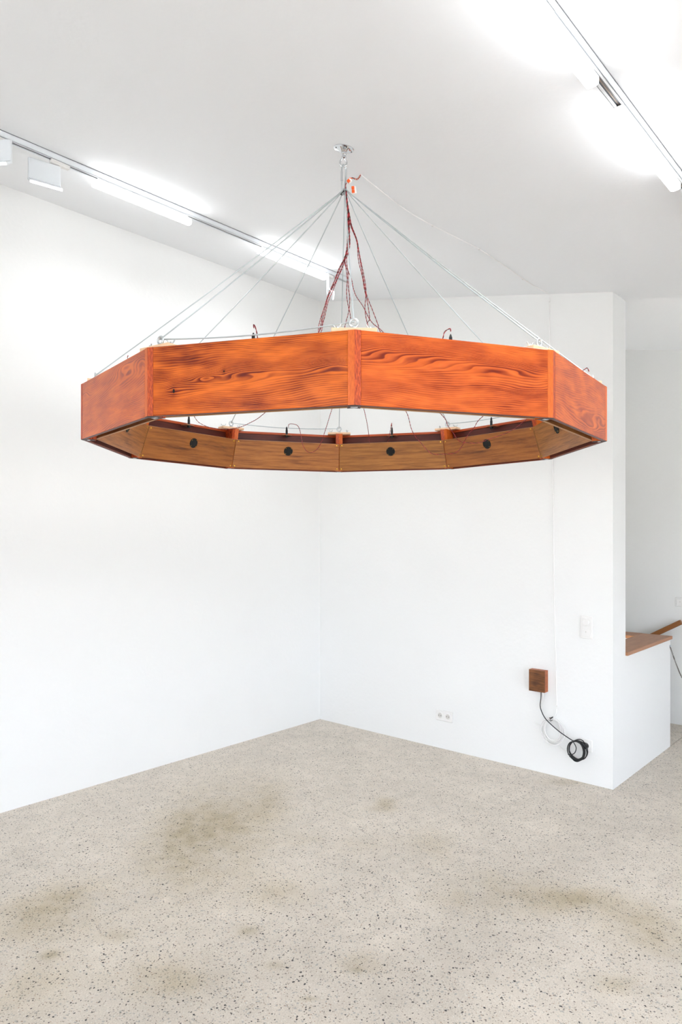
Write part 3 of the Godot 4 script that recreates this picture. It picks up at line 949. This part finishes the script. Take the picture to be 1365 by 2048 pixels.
func build_lamp(x: float, z0: float, z1: float, label: String) -> void:
	var long := absf(z1 - z0)
	var root := thing("linear_lamp", label, "lamp", Vector3(x, ceil_y(x) - 0.036, (z0 + z1) / 2.0), 0.0, "linear lamps on the ceiling tracks")
	show_mesh("adapter", box_mesh(Vector3(0.026, 0.016, long * 0.94), 0.003), mats.white_plastic, root, Transform3D(Basis(), Vector3(0, -0.008, 0)))
	var st := start()
	# rounded diffuser
	var ring := []
	for k in 20:
		var an := TAU * k / 20.0
		ring.append(Vector2(0.02 * signf(cos(an)) * pow(absf(cos(an)), 0.6), 0.017 * signf(sin(an)) * pow(absf(sin(an)), 0.6)))
	for k in 20:
		var a: Vector2 = ring[k]
		var b: Vector2 = ring[(k + 1) % 20]
		var n := Vector3(b.y - a.y, a.x - b.x, 0).normalized()
		face4(st, Vector3(a.x, a.y, -long / 2), Vector3(b.x, b.y, -long / 2), Vector3(b.x, b.y, long / 2), Vector3(a.x, a.y, long / 2), n)
		for e in [-1.0, 1.0]:
			var m := Vector3(0, 0, e)
			tri(st, [Vector3(0, 0, e * long / 2), Vector3(a.x, a.y, e * long / 2), Vector3(b.x, b.y, e * long / 2)], [m, m, m], [Vector2.ZERO, Vector2.ZERO, Vector2.ZERO])
	show_mesh("light_diffuser", st.commit(), mats.diffuser, root, Transform3D(Basis(), Vector3(0, -0.033, 0)))
	lamp_light(root, long)


func lamp_light(root: Node3D, long: float) -> void:
	# the same light for renderers that do not read glowing meshes: down and to both sides
	for q in [[Vector3(0, -0.052, 0), Basis(Vector3.RIGHT, -PI / 2), LAMP_DOWN], [Vector3(0.023, -0.034, 0), Basis(Vector3.UP, -PI / 2), LAMP_SIDE], [Vector3(-0.023, -0.034, 0), Basis(Vector3.UP, PI / 2), LAMP_SIDE]]:
		var l := AreaLight3D.new()
		l.name = "lamp_light"
		l.area_size = Vector2(0.036, long - 0.02) if q[0].x == 0.0 else Vector2(long - 0.02, 0.03)
		l.light_energy = q[2]
		l.light_color = Color(0.975, 0.99, 1.0)
		l.area_range = 14.0
		l.area_attenuation = 2.0
		l.shadow_enabled = true
		root.add_child(l, true)
		l.transform = Transform3D(q[1], q[0])


func build_panel_spot(at: Vector3, heading: float, label: String, slide := 0.0, flap_turn := -0.6) -> void:
	# a flat white plate on an adapter, bent outwards along its lower edge, with the light in the bend
	var root := thing("panel_spotlight", label, "spotlight", at, heading, "panel spotlights on the left track")
	show_mesh("adapter", box_mesh(Vector3(0.026, 0.02, 0.10), 0.003), mats.white_plastic, root, Transform3D(Basis(Vector3.UP, -heading), Vector3(0, -0.008, 0)))
	show_mesh("stem", lathe_mesh([[0.0, -0.006], [0.009, -0.006], [0.009, -0.012], [0.0, -0.012]], 16), mats.white_plastic, root, Transform3D(Basis(), Vector3(0, -0.012, 0)))
	var st := start()
	cbox(st, Vector3(0, -0.071, slide), Vector3(0.016, 0.104, 0.155), 0.003)
	show_mesh("plate", st.commit(), mats.track_white, root)
	st = start()
	cbox(st, Vector3(0.027, 0, slide), Vector3(0.058, 0.014, 0.157), 0.003, Transform3D(Basis(Vector3.BACK, flap_turn), Vector3(-0.004, -0.123, 0)))
	show_mesh("flap", st.commit(), mats.track_white, root)
	st = start()
	cbox(st, Vector3(0.056, 0, slide), Vector3(0.003, 0.012, 0.153), 0.001, Transform3D(Basis(Vector3.BACK, flap_turn), Vector3(-0.004, -0.123, 0)))
	show_mesh("light_strip", st.commit(), mats.light_strip, root)


func build_lighting() -> void:
	build_track(-3.418, -3.95, 0.6, "white lighting track on the ceiling along the left wall")
	build_track(-0.803, -4.1, 0.6, "white lighting track crossing the upper right ceiling")
	build_lamp(-3.418, -2.52, -1.90, "glowing linear lamp in the middle of the left ceiling track")
	build_lamp(-3.418, -3.71, -3.07, "glowing linear lamp at the far end of the left track, behind the cables")
	build_lamp(-0.803, -2.05, -1.42, "glowing linear lamp on the right track, cut by the top of the picture")
	build_lamp(-0.803, -2.88, -2.25, "glowing linear lamp on the right track, nearest the right edge of the picture")
	build_panel_spot(Vector3(-3.418, ceil_y(-3.418) - 0.036, -1.715), -0.202, "white panel spotlight seen flat on, left of the glowing lamp", 0.075)
	build_panel_spot(Vector3(-3.418, ceil_y(-3.418) - 0.036, -1.40), -0.95, "white panel spotlight cut by the left edge of the picture", 0.0)
	build_panel_spot(Vector3(-3.418, ceil_y(-3.418) - 0.036, -3.745), 0.76, "white bent panel spotlight at the far end of the left track", 0.0)


# ---------------------------------------------------------------- things on the walls

func plate_mesh(w: float, h: float) -> Mesh:
	return box_mesh(Vector3(w, h, 0.011), 0.003)


func build_socket(at: Vector3, count: int, label: String) -> void:
	var root := thing("wall_socket", label, "socket", at)
	var w := 0.081 + 0.071 * (count - 1)
	show_mesh("frame", plate_mesh(w, 0.081), mats.white_plastic, root, Transform3D(Basis(), Vector3(0, 0, 0.0055)))
	for k in count:
		var x := (k - (count - 1) / 2.0) * 0.071
		var well := show_mesh("insert", lathe_mesh([[0.0, -0.012], [0.0195, -0.012], [0.0195, 0.003], [0.0255, 0.003], [0.027, 0.0015], [0.027, 0.0]], 28), mats.white_plastic, root, Transform3D(Basis(Vector3.RIGHT, PI / 2), Vector3(x, 0, 0.0105)))
		# a grey disc paints the shade inside the round well; two dark pin holes
		show_mesh("well_shade", lathe_mesh([[0.0, 0.0034], [0.0192, 0.0034], [0.0192, 0.003]], 24), mats.shade_and_marking_grey, well)
		for s in [-1.0, 1.0]:
			show_mesh("pin_hole", lathe_mesh([[0.0, 0.0042], [0.0032, 0.0042], [0.0032, 0.0034]], 10), mats.socket_hole, well, Transform3D(Basis(), Vector3(s * 0.0095, 0, 0)))


func build_wall_things() -> void:
	mat("shade_and_marking_grey", Color(0.80, 0.79, 0.77), 0.5)  # painted shade of the socket wells, also the switch markings
	build_socket(Vector3(-2.962, 0.26, ZB), 2, "white double wall socket low on the back wall")
	build_socket(Vector3(-1.838, 0.257, ZB), 1, "white single wall socket behind the coiled black cord")
	# dimmer over a switch
	var sw := thing("dimmer_switch", "white wall plate with a round dimmer knob above a rocker switch", "switch", Vector3(-1.838, 1.05, ZB))
	show_mesh("frame", plate_mesh(0.081, 0.152), mats.white_plastic, sw, Transform3D(Basis(), Vector3(0, 0, 0.0055)))
	show_mesh("dimmer_plate", box_mesh(Vector3(0.056, 0.056, 0.004), 0.001), mats.white_plastic, sw, Transform3D(Basis(), Vector3(0, 0.0355, 0.0125)))
	show_mesh("dimmer_knob", lathe_mesh([[0.0215, 0.0], [0.0215, 0.010], [0.0195, 0.0135], [0.0, 0.0135]], 30), mats.white_plastic, sw, Transform3D(Basis(Vector3.RIGHT, PI / 2), Vector3(0, 0.0355, 0.0145)))
	show_mesh("rocker", box_mesh(Vector3(0.056, 0.056, 0.006), 0.0015), mats.white_plastic, sw, Transform3D(Basis(Vector3.RIGHT, 0.05), Vector3(0, -0.0355, 0.0135)))
	show_mesh("marking", box_mesh(Vector3(0.006, 0.010, 0.0006), 0.0), mats.shade_and_marking_grey, sw, Transform3D(Basis(Vector3.RIGHT, 0.05), Vector3(0, -0.03, 0.0167)))
	var fs := thing("light_switch", "white square light switch on the far wall above the handrail", "switch", Vector3(-1.785, 1.078, ZF))
	show_mesh("frame", plate_mesh(0.081, 0.081), mats.switch_grey, fs, Transform3D(Basis(), Vector3(0, 0, 0.0055)))
	show_mesh("rocker", box_mesh(Vector3(0.056, 0.056, 0.008), 0.0015), mats.switch_grey, fs, Transform3D(Basis(Vector3.RIGHT, 0.05), Vector3(0, 0, 0.0135)))
	show_mesh("marking", box_mesh(Vector3(0.008, 0.008, 0.0008), 0.0), mats.shade_and_marking_grey, fs, Transform3D(Basis(Vector3.RIGHT, 0.05), Vector3(0, 0.002, 0.018)))
	# the small wooden box
	var bx := thing("control_box", "small walnut box mounted on the back wall with a black cord below", "box", Vector3(-2.172, 0.575, ZB))
	show_mesh("front", box_mesh(Vector3(0.118, 0.150, 0.007), 0.001), mats.walnut, bx, Transform3D(Basis(), Vector3(0, 0.075, 0.050)))
	for s in [-1.0, 1.0]:
		show_mesh("side", box_mesh(Vector3(0.010, 0.150, 0.0465), 0.001), mats.box_side, bx, Transform3D(Basis(), Vector3(s * 0.054, 0.075, 0.02325)))
		show_mesh("side", box_mesh(Vector3(0.098, 0.010, 0.0465), 0.001), mats.box_side, bx, Transform3D(Basis(), Vector3(0, 0.075 + s * 0.070, 0.02325)))
	show_mesh("back", box_mesh(Vector3(0.098, 0.130, 0.004), 0.0), mats.walnut, bx, Transform3D(Basis(), Vector3(0, 0.075, 0.002)))
	build_black_cord()
	build_white_cable()


func build_black_cord() -> void:
	var root := thing("power_cord", "coiled black power cord hanging beside the wall socket", "cord", Vector3(-1.886, 0.217, ZB))
	var o := root.position
	var course := []
	for q in [[-2.153, 0.580, -4.572], [-2.153, 0.53, -4.570], [-2.157, 0.477, -4.566], [-2.142, 0.434, -4.562], [-2.113, 0.394, -4.558], [-2.069, 0.360, -4.556], [-2.008, 0.324, -4.552], [-1.948, 0.298, -4.546], [-1.912, 0.286, -4.54]]:
		course.append(Vector3(q[0], q[1], q[2]) - o)
	var st := start()
	tube(st, smooth_course(course, 0.012), 0.0034, 8)
	show_mesh("cord", st.commit(), mats.black_rubber, root)
	var rng := RandomNumberGenerator.new()
	rng.seed = 3
	var loops := []
	for turn in 7:
		var rx := 0.060 + rng.randf_range(-0.016, 0.006)
		var ry := 0.064 + rng.randf_range(-0.008, 0.004)
		var cx := rng.randf_range(-0.008, 0.008)
		var zz := 0.05 + rng.randf_range(-0.02, 0.022)
		for k in 14:
			var an := PI * 0.6 - TAU * k / 14.0
			loops.append(Vector3(cx + rx * cos(an), 0.068 - ry + ry * sin(an), zz + 0.004 * sin(an * 2.0 + turn)))
	st = start()
	tube(st, smooth_course(loops, 0.008), 0.0034, 7)
	show_mesh("coil", st.commit(), mats.black_rubber, root)
	# a slack inner loop, then the end that rises to the plug
	st = start()
	tube(st, smooth_course([Vector3(-0.02, 0.062, 0.06), Vector3(0.0, 0.03, 0.063), Vector3(-0.006, -0.004, 0.066), Vector3(-0.03, -0.024, 0.065), Vector3(-0.058, -0.028, 0.06)], 0.006), 0.003, 7)
	show_mesh("slack_loop", st.commit(), mats.black_rubber, root)
	st = start()
	tube(st, smooth_course([Vector3(-0.022, 0.064, 0.05), Vector3(0.0, 0.078, 0.052), Vector3(0.025, 0.085, 0.052), Vector3(0.044, 0.078, 0.05), Vector3(0.048, 0.064, 0.048)], 0.006), 0.0034, 7)
	show_mesh("plug_lead", st.commit(), mats.black_rubber, root)
	st = start()
	lathe(st, [[0.0, 0.0], [0.019, 0.0], [0.0195, 0.020], [0.016, 0.032], [0.0, 0.034]], Transform3D(Basis(Vector3.RIGHT, PI / 2), Vector3(0.048, 0.040, 0.014)), 24)
	tube(st, [Vector3(0.048, 0.05, 0.032), Vector3(0.048, 0.066, 0.044)], 0.0065, 10)
	show_mesh("plug", st.commit(), mats.black_plastic, root)


func build_white_cable() -> void:
	var root := thing("ceiling_cable", "thin white cable running along the ceiling from the hook to the back wall", "cable", Vector3(-2.09, ceil_y(-2.09) - 0.03, -3.5))
	var o := root.position
	var run := []
	for q in [[-2.044, -2.465], [-2.075, -2.66], [-2.106, -2.868], [-2.112, -3.02], [-2.107, -3.151], [-2.085, -3.37], [-2.066, -3.575], [-2.085, -3.95], [-2.105, -4.298], [-2.101, -4.585]]:
		run.append(Vector3(q[0], ceil_y(q[0]) - 0.0045, q[1]) - o)
	var st := start()
	tube(st, smooth_course(run, 0.03), 0.0032, 7)
	show_mesh("run", st.commit(), mats.white_cable, root)
	for q in [[-2.107, -3.151], [-2.066, -3.575], [-2.104, -4.2]]:
		show_mesh("cable_clip", box_mesh(Vector3(0.012, 0.007, 0.009), 0.002), mats.white_plastic, root, Transform3D(Basis(Vector3.BACK, atan(SLOPE)), Vector3(q[0], ceil_y(q[0]) - 0.006, q[1]) - o))
	var down := thing("wall_cable", "thin white cable running down the back wall from the ceiling", "cable", Vector3(-2.058, 0.47, ZB))
	o = down.position
	run = []
	for q in [[-2.101, 3.322], [-2.098, 3.0], [-2.09, 2.609], [-2.081, 2.25], [-2.072, 1.912], [-2.068, 1.55], [-2.065, 1.218], [-2.055, 0.85], [-2.047, 0.48]]:
		run.append(Vector3(q[0], q[1], ZB + 0.005) - o)
	st = start()
	tube(st, smooth_course(run, 0.03), 0.0032, 7)
	show_mesh("run", st.commit(), mats.white_cable, down)
	for q in [[-2.1, 3.295], [-2.073, 1.95], [-2.048, 0.49]]:
		show_mesh("cable_clip", box_mesh(Vector3(0.012, 0.008, 0.009), 0.002), mats.white_plastic, down, Transform3D(Basis(), Vector3(q[0], q[1], ZB + 0.0055) - o))
	var hung := thing("cable_coil", "loose white coil of cable hung on a small black hook", "cable", Vector3(-2.058, 0.311, ZB))
	var rng := RandomNumberGenerator.new()
	rng.seed = 12
	var loops := []
	for turn in 5:
		var rx := 0.082 + rng.randf_range(-0.024, 0.012)
		var ry := 0.083 + rng.randf_range(-0.016, 0.02)
		var cx := rng.randf_range(-0.014, 0.014)
		var zz := 0.012 + 0.006 * turn
		for k in 14:
			var an := PI * 0.6 - TAU * k / 14.0
			loops.append(Vector3(cx + rx * cos(an), 0.088 - ry + ry * sin(an), zz + 0.003 * sin(an * 3.0 + turn)))
	st = start()
	tube(st, smooth_course(loops, 0.01), 0.0034, 7)
	show_mesh("coil", st.commit(), mats.white_cable, hung)
	st = start()
	tube(st, smooth_course([Vector3(-0.07, 0.03, 0.012), Vector3(-0.105, 0.022, 0.012), Vector3(-0.135, 0.028, 0.01), Vector3(-0.15, 0.035, 0.01)], 0.01), 0.0032, 7)
	show_mesh("loose_end", st.commit(), mats.white_cable, hung)
	st = start()
	tube(st, smooth_course([Vector3(0.02, -0.085, 0.012), Vector3(0.06, -0.115, 0.012), Vector3(0.09, -0.108, 0.012)], 0.01), 0.0032, 7)
	show_mesh("loose_end", st.commit(), mats.white_cable, hung)
	st = start()
	tube(st, smooth_course([Vector3(0.011, 0.155, 0.006), Vector3(0.006, 0.115, 0.012), Vector3(-0.01, 0.088, 0.02)], 0.01), 0.0032, 7)
	show_mesh("lead_in", st.commit(), mats.white_cable, hung)
	st = start()
	tube(st, [Vector3(-0.02, 0.094, 0.001), Vector3(-0.018, 0.094, 0.05), Vector3(-0.018, 0.100, 0.054)], 0.003, 8)
	tube(st, circle(Vector3(-0.016, 0.084, 0.027), Vector3(0.004, 0.012, 0), Vector3(0, 0, 0.024), 16), 0.0022, 6, true)
	show_mesh("hook", st.commit(), mats.black_plastic, hung)
	var lead := thing("box_lead", "thin white lead drooping from the bottom of the walnut box", "cable", Vector3(-2.14, 0.44, ZB))
	st = start()
	tube(st, smooth_course([Vector3(0.0, 0.134, 0.03), Vector3(0.004, 0.10, 0.024), Vector3(-0.006, 0.055, 0.014), Vector3(-0.022, 0.0, 0.006)], 0.01), 0.0026, 7)
	show_mesh("strand", st.commit(), mats.white_cable, lead)


# ---------------------------------------------------------------- the stairwell

func build_stairs() -> void:
	var cap := thing("wooden_ledge", "brown wooden ledge on top of the low white stairwell wall", "ledge", Vector3(-1.76, 0.847, -5.3))
	var o := cap.position
	show_mesh("side_board", box_mesh(Vector3(1.004, 0.025, 0.228), 0.002), mats.cap_wood, cap, Transform3D(Basis(Vector3.UP, PI / 2), Vector3(-1.7615, 0.8595, -5.335) - o))
	show_mesh("end_board", box_mesh(Vector3(1.6, 0.025, 0.20), 0.002), mats.cap_wood, cap, Transform3D(Basis(), Vector3(-2.676, 0.8595, -5.745) - o))
	# handrail on the far wall
	var rail := thing("handrail", "brown wooden handrail rising to the right on the far wall", "handrail", Vector3(-1.76, 0.91, -6.49))
	var dirv := Vector3(0.272, 0.159, 0).normalized()
	var tilt := Basis(dirv, Vector3(-dirv.y, dirv.x, 0), Vector3.BACK)
	show_mesh("rail", box_mesh(Vector3(1.3, 0.042, 0.045), 0.004), mats.rail_wood, rail, Transform3D(tilt, -dirv * 0.65))
	for d in [0.22, 0.9]:
		var st := start()
		var p := -dirv * float(d) - Vector3(0, 0.02, 0)
		tube(st, smooth_course([p, p + Vector3(0, -0.035, -0.01), p + Vector3(0, -0.05, -0.04), p + Vector3(0, -0.05, -0.07)], 0.01), 0.006, 8)
		show_mesh("bracket", st.commit(), mats.zinc, rail)
	# chain across the passage
	var chain := thing("barrier_chain", "thin dark chain hanging from the end of the low white wall", "chain", Vector3(-1.662, 0.79, -5.82))
	var links := smooth_course([Vector3(0, 0.0, 0), Vector3(0.05, -0.143, 0), Vector3(0.10, -0.255, 0), Vector3(0.22, -0.44, 0), Vector3(0.42, -0.60, 0), Vector3(0.7, -0.68, 0), Vector3(1.0, -0.64, 0)], 0.011)
	var st2 := start()
	for k in links.size() - 1:
		var t: Vector3 = (links[k + 1] - links[k]).normalized()
		var u := t.cross(Vector3.BACK).normalized() if k % 2 else Vector3.BACK
		tube(st2, circle(links[k], t * 0.0075, u * 0.0042, 8), 0.0013, 5, true)
	show_mesh("links", st2.commit(), mats.chain_metal, chain)
	show_mesh("wall_eye", lathe_mesh([[0.0, 0.006], [0.008, 0.006], [0.008, -0.006], [0.0, -0.006]], 12), mats.zinc, chain, Transform3D(Basis(Vector3.BACK, PI / 2), Vector3(0.002, 0.004, 0)))
